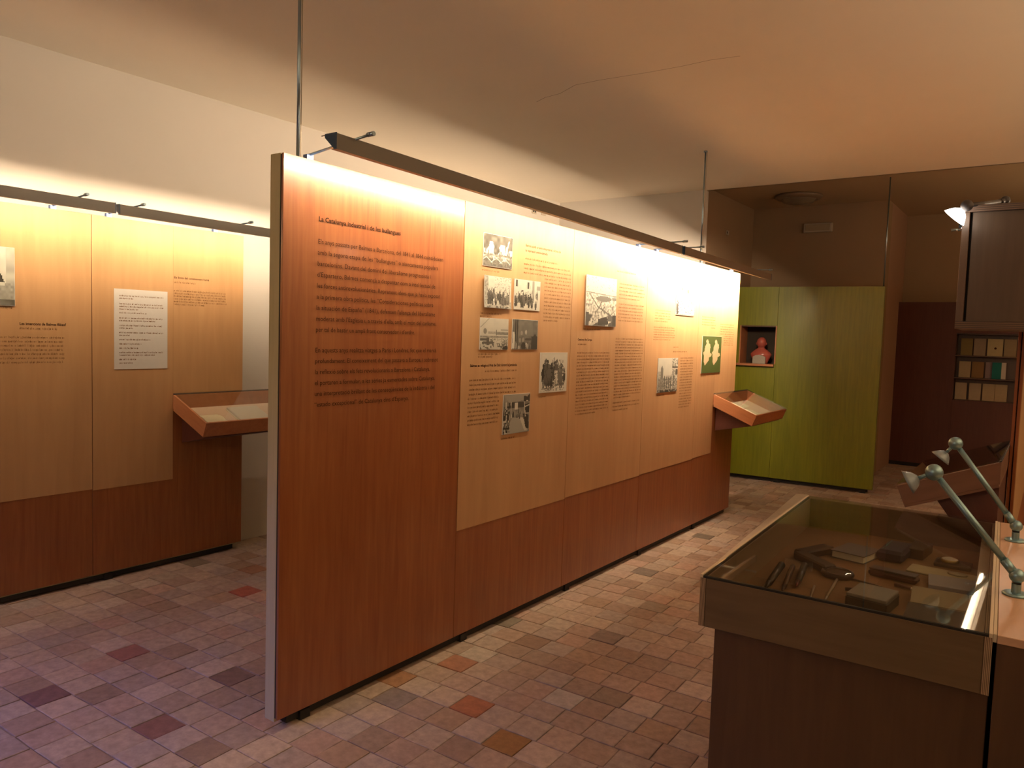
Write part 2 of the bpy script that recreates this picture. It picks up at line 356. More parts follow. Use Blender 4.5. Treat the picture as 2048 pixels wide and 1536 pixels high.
# ------------------------------------------------------------------ strip light
def strip_light(label, x, y0, y1, z0, z1, side, s, group, brackets, panel_x, ptop, lip=True, louvre=False):
    """side +1: hangs on the +X side of its panel and throws light back to -X"""
    L = y1-y0; t = thing('strip_light', label, 'light', (x, y0, z0), (math.atan2(z1-z0, L), 0, 0), group)
    k = side
    MB().prism([(k*.022, .024), (k*.025, .024), (k*.025, -.026), (k*.022, -.026)], 'y', 0, L).build('housing', M['alu'], t)
    MB().prism([(-k*.058, .028), (k*.025, .028), (k*.025, .024), (-k*.058, .024)], 'y', 0, L).build('top_plate', M['alu'], t)
    MB().prism([(k*.022, .024), (k*.022, -.026), (k*.019, -.026), (k*.018, .0205), (-k*.030, .021), (-k*.030, .024)], 'y', .004, L-.004).build('reflector', M['refl'], t)
    if lip: MB().prism([(-k*.0005, -.026), (k*.025, -.026), (k*.025, -.029), (-k*.0005, -.029)], 'y', 0, L).build('bottom_lip', M['alu'], t)  # lip added to cut the tube's light lower down the panel
    for yy in (-.003, L-.001): MB().prism([(-k*.035, .030), (k*.027, .030), (k*.027, -.03), (k*.018, -.03), (-k*.035, .016)], 'y', yy, yy+.004).build('end_cap', M['bluecap'], t)
    MB().cyl((k*.004, .03, -.004), (k*.004, L-.03, -.004), .0085, n=10).build('tube', emit('tube_glow_%d' % s, TUBE, s), t)
    if louvre:
        for i in range(int(L/.05)):
            MB().prism([(-k*.034, .02), (k*.026, .02), (k*.026, -.024)], 'y', .03+i*.05, .032+i*.05).build('louvre', M['refl'], t)
    for by in brackets:
        ly = by-y0; zl = (ptop(by) if callable(ptop) else ptop)+.002-z0-(z1-z0)*ly/L
        br = MB().cyl((panel_x-x-k*.035, ly, zl+.022), (k*.10, ly, .036), .005, n=8).build('bracket', M['steel'], t)
        MB().box(panel_x-x-k*.035-.012, panel_x-x-k*.035+.012, ly-.016, ly+.016, zl-.001, zl+.022).build('foot_clip', plain('blue_clip', (.10, .16, .34), .4, .3), br)
        MB().cyl((k*.085, ly, .036), (k*.118, ly, .037), .0085, n=10).build('knob', M['steel'], br)
    return t

# ------------------------------------------------------------------ long panels
def tray(label, loc, rz, width, mat='desk'):
    """sloping glazed display tray: local x outwards and down, local y along the panel"""
    th = math.radians(22); D, H = .415, .105
    t = thing('display_desk', label, 'display case', loc, (0, th, rz))
    rx = lambda z: -z*math.tan(th)                      # keeps the rear of the tilted tray plumb against the panel
    box('bottom_board', M[mat], t, rx(-H), D, 0, width, -H, -H+.012)
    for ya in (0, width-.014): MB().prism([(rx(-.006), -.006), (rx(-H+.012), -H+.012), (D, -H+.012), (D, -.006)], 'y', ya, ya+.014).build('side_board', M[mat], t, .001)
    box('front_board', M[mat], t, D-.014, D, .014, width-.014, -H+.012, -.006)
    MB().prism([(rx(-.006), -.006), (rx(-H+.012), -H+.012), (rx(-H+.012)+.012, -H+.012), (rx(-.006)+.012, -.006)], 'y', .014, width-.014).build('rear_board', M[mat], t)
    box('lining', M['lining'], t, rx(-H+.012)+.012, D-.014, .014, width-.014, -H+.012, -H+.016, 0)
    box('dark_edge', M['groove'], t, .001, .010, .002, width-.002, -.006, -.001, 0)
    MB().box(.002, D-.002, .002, width-.002, -.001, .004).build('glass_pane', M['glass'], t)
    return t
def open_book(label, loc, rot, w, h, group=None, mat='cream'):
    t = thing('open_book', label, 'book', loc, rot, group)
    box('cover', plain('book_cover', (.30, .2, .12), .7), t, -w, w, -h/2, h/2, 0, .003, 0)
    for k in (-1, 1):
        prof = [(0, .004)]+[(k*w*.97*i/8, .004+.016*math.sin(min(1, i/8+.12)*math.pi)**.7*(1-.45*i/8)) for i in range(0, 9)]
        top = prof[1:]; mb = MB(); n = len(top); vs = []
        for y in (-h/2+.004, h/2-.004):
            vs += [(x, y, z) for x, z in top]+[(x, y, .003) for x, z in top]
        N = 2*n; fs = []
        for i in range(n-1):
            fs += [(i, i+1, N+i+1, N+i), (n+i, N+n+i, N+n+i+1, n+i+1), (i, n+i, n+i+1, i+1), (N+i, N+i+1, N+n+i+1, N+n+i)]
        fs += [(n-1, N+n-1, N+2*n-1, 2*n-1)]
        mb.add(vs, fs, False); mb.build('page_block', M[mat], t)
    return t

def panel(label, x, joints, zt0, zt1, thick, faces=+1, mat='red', tb=.05):
    """joints: board edges along Y; face plane at x looking to +X (faces=1) or -X"""
    t = thing('exhibition_panel', label, 'panel', (x, joints[0], 0))
    Y0 = joints[0]; L = joints[-1]-Y0
    zt = lambda y: zt0+(zt1-zt0)*(y-joints[0])/(joints[-1]-joints[0])
    k = faces
    def slab(xa, xb, ya, yb, za, zb0, zb1):
        xa, xb = min(xa, xb), max(xa, xb)
        vs = [(xa, ya, za), (xb, ya, za), (xb, yb, za), (xa, yb, za), (xa, ya, zb0), (xb, ya, zb0), (xb, yb, zb1), (xa, yb, zb1)]
        return MB().add(vs, [(0, 3, 2, 1), (4, 5, 6, 7)]+[(i, (i+1) % 4, (i+1) % 4+4, i+4) for i in range(4)])
    for a, b in zip(joints, joints[1:]):
        slab(0, -k*.012, a-Y0+.0012, b-Y0-.0012, tb, zt(a), zt(b)).build('face_board', M[mat], t, .0008)
    slab(-k*.012, -k*.019, .002, L-.004, tb+.004, zt0-.004, zt1-.004).build('shadow_gap', M['groove'], t)
    slab(-k*.019, -k*thick, 0, L, tb-.012, zt0+.001, zt1+.001).build('core_frame', M['core'], t, .001)
    y = .12
    while y < L-.1:
        box('skid', M['black'], t, -k*thick*.5-.03, -k*thick*.5+.03, y, y+.05, 0, tb-.012, 0); y += 1.02
    box('skid', M['black'], t, -k*thick*.5-.022, -k*thick*.5+.018, .06, L-.06, .010, tb-.012, 0)
    return t, slab, zt

XM = -2.392
JM = [1.806, 2.875, 3.905, 4.925, 5.90, 6.84]
pm, slab, ztm = panel('long central partition of orange-red veneer with printed text, hung on rods', XM, JM, 2.253, 2.222, .078)
Y0 = JM[0]
for a, b, z in [(2.877, 3.903, .60), (3.907, 4.923, .607), (4.927, 5.898, .613)]:
    slab(.0002, .0018, a-Y0, b-Y0, z, ztm(a)-.001, ztm(b)-.001).build('graphic_sheet', M['beech'], pm)
slab(.0002, .0018, 5.902-Y0, 6.31-Y0, .62, ztm(5.9)-.001, ztm(6.3)-.001).build('graphic_sheet', M['beech'], pm)
slab(.0002, .0018, 6.311-Y0, 6.838-Y0, 1.142, ztm(6.3)-.001, ztm(6.84)-.001).build('graphic_sheet', M['beech'], pm)
for y in (1.915, 6.02):
    r_ = MB().cyl((-.056, y-Y0, ztm(y)-.003), (-.056, y-Y0, Hc-.002), .0065, n=12).build('hanging_rod', M['steel'], pm)
    MB().cyl((-.056, y-Y0, Hc-.012), (-.056, y-Y0, Hc-.001), .016, n=16).build('ceiling_collar', M['steel'], r_)
    MB().cyl((-.044, y-Y0+.004, ztm(y)-.003), (-.044, y-Y0+.004, Hc-.002), .0018, n=6).build('cable', plain('beige_cable', (.4, .33, .22), .6), r_)

T0 = (.0022, -Y0, 0)
def mt(name, s, y, z, h, mat='ink', **k): return text(name, s, y, z, h, M[mat], pm, T0, RX, **k)
mt('title_text', 'La Catalunya industrial i de les bullangues', 1.974, 2.022, .0262, 'inkb', width=.458, bold=.022)
BODY = ["Els anys passats per Balmes a Barcelona, del 1841 al 1844 coincideixen", "amb la segona etapa de les “bullangues” o aixecaments populars",
 "barcelonins. Davant del domini del liberalisme progressista i", "d'Espartero, Balmes començà a despuntar com a intel·lectual de",
 "les forces antirevolucionàries. Reprenent idees que ja havia exposat", "a la primera obra política, les “Consideraciones políticas sobre",
 "la situación de España” (1841), defensen l'aliança del liberalisme", "moderat amb l'Església i, a través d'ella, amb el món del carlisme,", "per tal de bastir un ampli front conservador i d'ordre."]
BW = [.748, .715, .665, .70, .735, .69, .705, .715, .57]
for i, (s, w) in enumerate(zip(BODY, BW)): mt('body_text', s, 1.972-.0006*i, 1.934-.0436*i, .027, 'ink', width=w)
B2 = ["En aquests anys realitza viatges a París i Londres, fet que el marcà", "profundament. El coneixement del que passava a Europa, i sobretot", "la reflexió sobre els fets revolucionaris a Barcelona i Catalunya,",
 "el portaren a formular, a les sèries ja esmentades sobre Catalunya,", "una interpretació brillant de les conseqüències de la indústria i del", "“estado excepcional” de Catalunya dins d'Espanya."]
for i, (s, w) in enumerate(zip(B2, [.722, .735, .68, .715, .715, .54])): mt('body_text', s, 1.966, 1.503-.0437*i, .027, 'ink', width=w)
mt('heading_text', 'Balmes ajuda un amic empresarial, víctima de', 3.40, 2.083, .019, 'inkb', width=.36, bold=.015)
mt('heading_text', 'la repressió antimoderada', 3.40, 2.056, .019, 'inkb', width=.22, bold=.015)
mt('heading_text', 'Balmes es refugia al Prat de Dalt durant la Jamància', 2.947, 1.428, .020, 'inkb', width=.405, bold=.02)
mt('heading_text', 'Catalunya fins Europa', 3.99, 1.575, .0185, 'inkb', width=.175, bold=.02)
def putx(mb, a, b, c, d): mb.add([(0, a, c), (0, b, c), (0, b, d), (0, a, d)], [(0, 1, 2, 3)])
def block(y0, y1, z0, z1, n, last=.7, ind=0):
    out = []
    for i in range(n):
        z = z0-(z0-z1)*i/max(1, n-1) if n > 1 else z0
        out.append((y0+ind, y1-(.03*rng.rand())*(y1-y0) if i < n-1 else y0+(y1-y0)*last, z-.009))
    return out
mb = MB()
LN = [(3.40, 3.74, 2.022, 2.022, 1, 1), (3.39, 3.89, 1.992, 1.945, 3, 1), (3.60, 3.893, 1.925, 1.71, 11, 1), (3.6, 3.893, 1.69, 1.69, 1, .5),
      (3.072, 3.353, 1.409, 1.409, 1, 1), (2.943, 3.355, 1.365, 1.292, 4, 1), (2.936, 3.207, 1.27, 1.138, 7, .95),
      (4.463, 4.74, 2.045, 2.045, 1, 1), (4.506, 4.891, 1.965, 1.87, 5, .8), (4.503, 4.89, 1.83, 1.72, 6, .97),
      (3.99, 4.10, 1.556, 1.556, 1, 1), (3.989, 4.415, 1.503, 1.12, 20, .6), (4.482, 4.90, 1.597, 1.20, 21, .62), (4.475, 4.89, 1.165, 1.115, 3, .55),
      (5.07, 5.35, 1.815, 1.735, 5, .8), (5.06, 5.44, 1.69, 1.60, 6, .8), (5.42, 5.52, 1.545, 1.545, 1, 1), (5.42, 5.70, 1.51, 1.51, 1, 1), (5.57, 5.83, 1.46, 1.07, 19, .8),
      (5.972, 6.28, 1.80, 1.735, 4, 1), (6.18, 6.28, 1.712, 1.712, 1, 1), (6.40, 6.745, 1.75, 1.665, 5, 1), (6.49, 6.745, 1.645, 1.57, 5, .95),
      (3.02, 3.17, 1.928, 1.928, 1, 1), (3.015, 3.20, 1.708, 1.708, 1, 1), (3.015, 3.12, 1.692, 1.692, 1, 1), (3.01, 3.20, 1.498, 1.498, 1, 1), (3.01, 3.14, 1.484, 1.484, 1, 1),
      (4.05, 4.28, 1.652, 1.652, 1, 1), (3.58, 3.65, 1.25, 1.25, 1, 1), (3.23, 3.36, 1.04, 1.04, 1, 1), (5.16, 5.3, 1.183, 1.183, 1, 1), (6.0, 6.12, 1.305, 1.305, 1, 1)]
allb = []
for a, b, z0, z1, n, last in LN: allb += block(a, b, z0, z1, n, last)
word_lines(mb, allb, .0078, putx)
o = mb.build('small_print', M['small'], pm, loc=T0); o['kind'] = 'stuff'
strip_light('near bronze strip light bracketed above the central partition', -2.180, 1.855, 4.965, 2.278, 2.225, +1, S_MAIN, 'strip lights over the partitions', (1.95, 4.83), XM, ztm)
strip_light('far bronze strip light above the overlit end of the central partition', -2.176, 5.0, 6.98, 2.224, 2.196, +1, S_MAIN2, 'strip lights over the partitions', (5.12, 6.70), XM, ztm)

# left partition
XL = -4.672
JL = [-.94, .10, 1.135, 2.17, 3.20]
pl, slab, ztl = panel('partition of orange-red veneer standing before the white wall', XL, JL, 2.228, 2.228, .07)
YL = JL[0]
for a, b in [(-.938, .098), (.102, 1.133), (1.137, 2.168)]: slab(.0002, .0018, a-YL, b-YL, .583, 2.226, 2.226).build('graphic_sheet', M['beech'], pl)
slab(.0002, .0018, 2.172-YL, 2.679-YL, .575, 2.226, 2.226).build('graphic_sheet', M['beech'], pl)
slab(.0002, .0018, 2.680-YL, 3.198-YL, 1.142, 2.226, 2.226).build('graphic_sheet', M['beech'], pl)
TL = (.0022, -YL, 0)
text('heading_text', 'Les intencions de Balmes filòsof', 1.783, 1.565, .0215, M['inkb'], pl, TL, RX, width=.242, bold=.025)
text('heading_text', 'Els límits del coneixement humà', 2.685, 1.893, .019, M['ink'], pl, TL, RX, width=.25, bold=.015)
mb = MB(); allb = []
for a, b, z0, z1, n, last in [(1.783, 1.98, 1.55, 1.55, 1, 1), (1.66, 2.02, 1.50, 1.36, 7, 1), (2.685, 2.835, 1.872, 1.872, 1, 1), (2.684, 3.07, 1.818, 1.73, 6, .56), (1.5, 1.75, 1.66, 1.66, 1, 1)]: allb += block(a, b, z0, z1, n, last)
word_lines(mb, allb, .0085, putx)
o = mb.build('small_print', M['small'], pl, loc=TL); o['kind'] = 'stuff'
strip_light('strip light over the nearer stretch of the partition by the white wall', -4.40, -.9, 2.165, 2.244, 2.244, +1, S_LEFT, 'strip lights over the partitions', (1.01, 1.973), XL, 2.228)
strip_light('strip light over the wall partition, its end hidden behind the central one', -4.40, 2.19, 3.75, 2.240, 2.232, +1, S_LEFT, 'strip lights over the partitions', (2.286, 2.998), XL, 2.228)
# white text sheet on the left partition
sh = thing('text_sheet', 'white sheet of aphorisms stuck on the partition by the white wall', 'sheet', (XL+.0022, 2.30, 1.308))
MB().box(0, .002, 0, .34, 0, .494).build('paper', M['paper'], sh)
mb = MB(); lines = []
for g, (z, n, l) in enumerate([(.455, 2, .35), (.405, 3, .45), (.350, 1, .62), (.318, 2, .8), (.272, 2, .33), (.228, 2, .28), (.185, 1, .7), (.158, 1, .5), (.132, 1, .42), (.105, 2, .8), (.062, 1, .4), (.04, 1, .3)]):
    for i in range(n): lines.append((.03, .03+(.285 if i < n-1 else .285*l), z-i*.0165-.006))
word_lines(mb, lines, .0068, putx)
o = mb.build('small_print', M['small'], sh, loc=(.0024, 0, 0)); o['kind'] = 'stuff'

# ------------------------------------------------------------------ printed pictures painted cell by cell
def vnoise(w, h, sx, sy, r):
    gx, gy = int(sx)+2, int(sy)+2; g = r.rand(gy, gx)
    X, Y = np.meshgrid(np.linspace(0, sx, w), np.linspace(0, sy, h)); xi, yi = X.astype(int), Y.astype(int); fx, fy = X-xi, Y-yi
    fx, fy = fx*fx*(3-2*fx), fy*fy*(3-2*fy)
    return (g[yi, xi]*(1-fx)+g[yi, xi+1]*fx)*(1-fy)+(g[yi+1, xi]*(1-fx)+g[yi+1, xi+1]*fx)*fy
def inside(poly, X, Y):
    r = np.zeros(X.shape, bool); n = len(poly)
    for i in range(n):
        x1, y1 = poly[i]; x2, y2 = poly[(i+1) % n]
        if y1 == y2: continue
        c = ((y1 > Y) != (y2 > Y)) & (X < (x2-x1)*(Y-y1)/(y2-y1)+x1); r ^= c
    return r
W_, H_ = 72, 50
def canvas(w=W_, h=H_): X, Y = np.meshgrid((np.arange(w)+.5)/w, (np.arange(h)+.5)/h); return np.ones((h, w))*.9, X, Y     # Y from the top
def crowd(a, X, Y, r, n, x0, x1, yt, yb, hh, dark=.12):
    for _ in range(n):
        cx = x0+(x1-x0)*r.rand(); by = yt+(yb-yt)*r.rand(); k = hh*(.8+.5*r.rand()); w = k*.17; d = dark+.3*r.rand()
        a[((X-cx)/w)**2+((Y-(by-k*.5))/(k*.38))**2 < 1] = d
        a[((X-cx)/(w*.5))**2+((Y-(by-k))/(k*.13))**2 < 1] = d*1.1
        for s in (-.4, .4): a[(abs(X-cx-s*w) < w*.25) & (Y > by-k*.3) & (Y < by)] = d*.8
        if r.rand() > .6: a[(abs(X-cx-w-(by-k-Y)*.2) < .008) & (Y > by-k*1.5) & (Y < by-k*.5)] = .3
def paint(kind):
    r = np.random.RandomState(sum(map(ord, kind)))
    if kind in ('procession', 'workshop', 'city', 'pale', 'skyline', 'map', 'portrait'): a, X, Y = canvas(50, 68)
    else: a, X, Y = canvas()
    h, w = a.shape; N = vnoise(w, h, 10, 8, r); N2 = vnoise(w, h, 26, 22, r); N3 = vnoise(w, h, 45, 40, r)
    if kind == 'smoke':
        a = .10+.28*N
        for cx, t, ww in ((.22, .22, .16), (.62, .27, .2), (.95, .42, .14), (.02, .45, .1), (.8, .12, .06)):
            pl_ = (abs(X-cx-(Y-.6)*-.15+.12*(N-.5)) < ww*(.35+1.1*(Y-t)))*(Y > t)*(Y < .66); a = np.where(pl_, .95-.12*N2, a)
        a = np.where(Y > .58+.05*N2, .3+.3*N2, a); a = np.where((Y > .66) & (Y < .72), .75*N3+.2, a)
        a = np.where(Y > .74+.1*X, .22+.2*N2, a)
        for s in (.1, .45, .75): a[(abs(Y-.72-abs(X-s)*.8) < .012) & (abs(X-s) < .2)] = .95
        for cx in (.16, .56, .6, .9): a[(abs(X-cx) < .014) & (Y > .5) & (Y < .64)] = .35
        for cx in (.35, .68, .74): a[(abs(X-cx) < .02) & (Y > .66) & (Y < .8)] = .97
    elif kind == 'battle':
        a = .9+.08*N; a = np.where(X < .12+.03*N, .45+.4*N2, a); a = np.where((N3 > .72) & (Y < .6) & (X > .35), .68, a)
        a = np.where(Y > .78, .72+.3*(N3-.5), a)
        for cx in (.93, .83): a[(abs(X-cx) < .008) & (Y > .35) & (Y < .85)] = .55
        crowd(a, X, Y, r, 34, .08, .72, .66, .93, .22); crowd(a, X, Y, r, 9, .7, .92, .75, .98, .26, .15)
        a = np.where((Y > .94) & (N2 > .5), .3, a)
    elif kind == 'square':
        a = .9+.06*N
        for cx, y0, y1 in ((.07, .02, .24), (.52, .06, .28)): a[(abs(X-cx) < .035) & (Y > y0) & (Y < y1)] = .25; a[(abs(abs(X-cx)-.08) < .008) & (Y > y1-.12) & (Y < y1)] = .7
        a[(abs(X-.30) < .03) & (Y > .33) & (Y < .40)] = .35; a = np.where((abs(Y-.40) < .008) & (X < .15), .45, a)
        a[(X > .68) & (X < .76) & (Y < .75)] = .62; a = np.where((X > .86) & (abs(Y-.22) < .07), .62, a)
        for cx in (.14, .34, .60, .90): a[(abs(X-cx) < .012) & (Y > .40) & (Y < .62)] = .5
        a = np.where((X < .68) & (Y > .56) & (Y < .78), .35+.3*N3, a)
        crowd(a, X, Y, r, 30, .02, .7, .72, .97, .22, .1); crowd(a, X, Y, r, 3, .8, .95, .55, .7, .16, .35); crowd(a, X, Y, r, 1, .82, .84, .97, .98, .24, .05)
    elif kind == 'harbour':
        a = .88+.06*N-.12*Y; a = np.where((Y > .42) & (Y < .50) & (X > .28), .6+.1*N2, a); a = np.where((Y > .44) & (Y < .53) & (X > .55), .42+.15*N2, a)
        a = np.where((Y > .34) & (Y < .38) & (X > .72), .6, a); a = np.where((Y > .56) & (Y < .62), .45+.2*N2, a)
        a[((X-.17)/.06)**2+((Y-.41)/.09)**2 < 1] = .5; a[(abs(X-.57) < .008) & (Y > .35) & (Y < .55)] = .4
        a = np.where((Y > .64) & (Y < .74) & (N3 > .55) & (X > .35), .45, a)
        a[((X-.28)/.22)**2+((Y-.78)/.05)**2 < 1] = .3; a[((X-.1)/.16)**2+((Y-.68)/.05)**2 < 1] = .3; a[(abs(X-.27) < .045) & (Y > .62) & (Y < .86)] = .28
        a = np.where((Y > .80) & (N2 > .58), .35, a); a = np.where((X > .78) & (Y > .68) & (N3 > .5), .35, a)
        a[(abs(X-Y*0+(Y-.3)*1.0) < .01) & (Y < .35)] = .45; a[((X-.92)/.12)**2+((Y-1)/.12)**2 < 1] = .12
    elif kind == 'camp':
        a = .30+.12*N; a = np.where((Y < .55) & (X > .25) & (X < .8), .36+.08*N, a); a = np.where(Y > .78-.1*N, .22+.2*N2, a)
        a[inside([(.0, .99), (.02, .42), (.07, .42), (.16, .8), (.2, .99)], X, Y)] = .92
        for cx, c in ((.12, .12), (.19, .12)): a[abs(X-cx) < .018] = c
        a = np.where((X > .75) & (Y > .4+.3*N), .12, a)
        for cx, cy, v in ((.36, .45, .7), (.53, .42, .7), (.3, .7, .62), (.42, .68, .6), (.55, .85, .68), (.26, .95, .8), (.6, .9, .65)): a[((X-cx)/.04)**2+((Y-cy)/.08)**2 < 1] = v*(.8+.3*r.rand())
        a[((X-.44)/.09)**2+((Y-.9)/.14)**2 < 1] = .12; a[((X-.62)/.14)**2+((Y-.66)/.05)**2 < 1] = .2
    elif kind == 'procession':
        a = .88+.05*N; hull = inside([(.08, .92), (.06, .55), (.14, .2), (.2, .18), (.22, .4), (.36, .3), (.55, .22), (.62, .34), (.8, .28), (.92, .42), (.95, .62), (.88, .86), (.6, .86), (.3, .98)], X, Y)
        a = np.where(hull & (N3 > .35), .22+.4*N2, a); crowd(a, X, Y, r, 20, .1, .92, .6, .93, .34, .06)
        a = np.where((abs(X-.58) < .06) & (Y > .45) & (Y < .78) & (N3 > .3), .82, a); a[(abs(X-.74-(Y-.3)*-.12) < .012) & (Y > .18) & (Y < .5)] = .45
        a = np.where((Y > .9) & (N2 > .5), .6, a); a[(X < .05) | (X > .96) | (Y < .04) | (Y > .965)] = .88
    elif kind == 'workshop':
        a = .38+.25*N; a[inside([(0, 0), (1, 0), (.75, .18), (.2, .2)], X, Y)] = .62; a[inside([(0, 1), (.35, .6), (.7, .6), (.95, 1)], X, Y)] = .66
        a[(Y > .2) & (Y < .36) & (X > .2) & (X < .8)] = .2; a[(abs(X-.48) < .06) & (Y > .22) & (Y < .40)] = .92
        a[inside([(.62, .62), (.74, .62), (1, .94), (.82, .98)], X, Y)] = .85; a[inside([(.74, .3), (.98, .26), (.98, .5), (.86, .5)], X, Y)] = .12
        a[inside([(.74, .52), (.96, .56), (.98, .95), (.86, .9)], X, Y)] = .15
        for x0, y0, x1, y1 in ((.8, .2, .98, .18), (.82, .34, .98, .3), (.78, .2, .84, .6), (.1, .2, .1, .9), (.28, .2, .3, .6)):
            d = abs((x1-x0)*(Y-y0)-(y1-y0)*(X-x0))/math.hypot(x1-x0, y1-y0); a[(d < .014) & (X >= min(x0, x1)-.02) & (X <= max(x0, x1)+.02) & (Y > min(y0, y1)-.01) & (Y < max(y0, y1)+.01)] = .85
        a = np.where((X < .25) & (Y > .3) & (N2 > .5), .12, a); a = np.where((X < .25) & (Y > .5) & (N2 < .3), .85, a); crowd(a, X, Y, r, 7, .35, .65, .55, .68, .12, .1)
        a[(X > .75) & (Y < .2) & (N > .3)] = .15
    elif kind == 'city':
        a = .93-.3*np.clip(Y-.25, 0, 1)+(.45*(N2-.5)+.75*(N3-.5))*(Y > .36); a = np.where((abs(Y-.33-.04*X) < .01), .5, a)
        a[((X-.58)/.26)**2+((Y-.44)/.06)**2 < 1] = .4; a = np.where((X > .85) & (Y > .4) & (Y < .46), .45, a)
        for x0, y0, x1, y1 in ((.1, .35, .4, .62), (.4, .62, .75, .75), (.3, .75, .5, .55), (.5, .62, .62, .74), (.62, .6, .5, .72)):
            d = abs((x1-x0)*(Y-y0)-(y1-y0)*(X-x0))/math.hypot(x1-x0, y1-y0); a[(d < .014) & (X >= min(x0, x1)) & (X <= max(x0, x1))] = .38
        a = np.where((Y > .78) & (N > .45), .22, a); a[inside([(.4, .86), (.7, .8), (.75, .96), (.4, .99)], X, Y)] = .08; a[inside([(.75, .72), (.85, .78), (.9, .9), (.7, .9)], X, Y)] = .3
        a = np.where((X < .1) & (Y > .74), .2, a); a = np.where((X > .88) & (Y > .76), .12, a); a[inside([(.12, .99), (.35, .88), (.4, .92), (.2, 1)], X, Y)] = .8
        a = np.where((Y < .3) & (N3 > .8), .72, a)
    elif kind == 'pale':
        a = .93+.04*N; a = np.where((Y > .42) & (N3 > .66), .05, a); a[((X-.3)/.05)**2+((Y-.1)/.06)**2 < 1] = .05; a[((X-.62)/.06)**2+((Y-.16)/.08)**2 < 1] = .05
        a = np.where((X < .12) & (Y > .55) & (N2 > .3), .02, a); a = np.where((Y > .975), .35, a)
        for cx in (.88, .96): a[(abs(X-cx) < .02) & (Y > .5) & (Y < .68)] = .45
    elif kind == 'skyline':
        a = .88+.04*N; a = np.where((X < .14) & (Y > .38), .5+.4*N3, a); a[inside([(.14, .3), (.2, .2), (.26, .32), (.28, .9), (.14, .95)], X, Y)] = .45
        a = np.where((Y > .58+.1*abs(X-.45)-.06*N2) & (N3 > .35), .38+.25*N2, a); a = np.where((X > .7) & (Y < .62) & (N3 > .55), .5, a)
        a[(X > .72) & (abs(Y-.27) < .02)] = .25; a[((X-.95)/.08)**2+((Y-.42)/.09)**2 < 1] = .3; a = np.where((Y > .93) & (N2 > .4), .12, a)
        for cx in (.35, .45, .56, .66, .8): a[(abs(X-cx) < .02) & (Y > .52) & (Y < .9)] = .3
    elif kind == 'map':
        S = [(.21, .10), (.27, .09), (.32, .13), (.31, .19), (.39, .22), (.42, .31), (.38, .36), (.40, .45), (.49, .48), (.48, .54), (.38, .58), (.34, .66), (.26, .74), (.16, .80), (.10, .70), (.08, .52), (.06, .44), (.12, .41), (.15, .28), (.20, .2), (.18, .15)]
        a[:] = 0
        for dx in (0, .455): a[inside([(x+dx+.012*math.sin(40*y), y) for x, y in S], X, Y)] = 1
        g = np.array((.060, .085, .018)); p = np.array((.52, .39, .23)); return g+(p-g)*a[..., None]*(1-.08*N3[..., None])
    elif kind == 'portrait':
        a = .9-.1*N; a = np.where(X > .86, .62+.2*N, a); a = np.where((Y > .62) & (X > .55), .5+.3*N2*(X-.2), a)
        a[((X-.5)/.13)**2+((Y-.2)/.12)**2 < 1] = .7; a[((X-.5)/.14)**2+((Y-.13)/.08)**2 < 1] = .12
        a[inside([(.2, .95), (.22, .45), (.4, .34), (.6, .34), (.78, .46), (.84, .62), (.74, .66), (.72, .95)], X, Y)] = .10; a[((X-.80)/.05)**2+((Y-.63)/.035)**2 < 1] = .85
        a = np.where((Y > .9), .2+.2*N, a)
    a = np.clip(a, 0, 1)**1.7
    lo, hi = np.array((.022, .018, .010)), np.array((.62, .60, .50))
    return lo+(hi-lo)*a[..., None]
PM = vcol('print_paper', .6, .25)
def picture(kind, name, label, x, y0, y1, z0, z1, group, dz=0, curl=0, tilt=0, margin=.0):
    t = thing(name, label, 'picture', (x, y0, z0), (0, 0, tilt), group)
    img = paint(kind); h, w = img.shape[:2]; L, Hh = y1-y0, z1-z0
    cv = lambda u, v: curl*((1-u)**2*.6+(1-v)*.0+((1-v)**3)*.35)
    n1, n2 = 8, 8; bk = MB(); vs = []
    for s in (0, 1):
        for j in range(n2+1):
            for i in range(n1+1): u, v = i/n1, j/n2; vs.append(((.0042 if s else .0004)+cv(u, v), u*L, v*Hh))
    N = (n1+1)*(n2+1); q = lambda s, i, j: s*N+j*(n1+1)+i
    fs = [(q(s, i, j), q(s, i+1, j), q(s, i+1, j+1), q(s, i, j+1)) for s in (0, 1) for i in range(n1) for j in range(n2)]
    fs += [(q(0, i, j), q(0, i+1, j), q(1, i+1, j), q(1, i, j)) for j in (0, n2) for i in range(n1)]+[(q(0, i, j), q(0, i, j+1), q(1, i, j+1), q(1, i, j)) for i in (0, n1) for j in range(n2)]
    bk.add(vs, fs).build('mount_board', M['paper'], t)
    me = bpy.data.meshes.new('printed_image'); mg = margin+.0015
    U = np.linspace(0, 1, w+1); V = np.linspace(1, 0, h+1)
    vs = [(.0046+cv(u, v), mg+u*(L-2*mg), mg+v*(Hh-2*mg)) for v in V for u in U]
    fs = [(r*(w+1)+c, (r+1)*(w+1)+c, (r+1)*(w+1)+c+1, r*(w+1)+c+1) for r in range(h) for c in range(w)]
    me.from_pydata(vs, [], fs); at = me.color_attributes.new('tint', 'FLOAT_COLOR', 'CORNER')
    cols = np.ones((h*w, 4, 4), np.float32); cols[:, :, :3] = img.reshape(-1, 1, 3); at.data.foreach_set('color', cols.ravel())
    me.materials.append(PM); o = bpy.data.objects.new('printed_image', me); C.objects.link(o); o.parent = t
    return t
XP = XM+.0022; G = 'prints mounted on the central partition'
picture('smoke', 'mounted_print', 'print of white smoke plumes rising over a burning town', XP, 3.022, 3.273, 1.945, 2.111, G)
picture('battle', 'mounted_print', 'curling print of a street battle, its edges lifting off the board', XP, 3.028, 3.272, 1.733, 1.897, G, curl=.016)
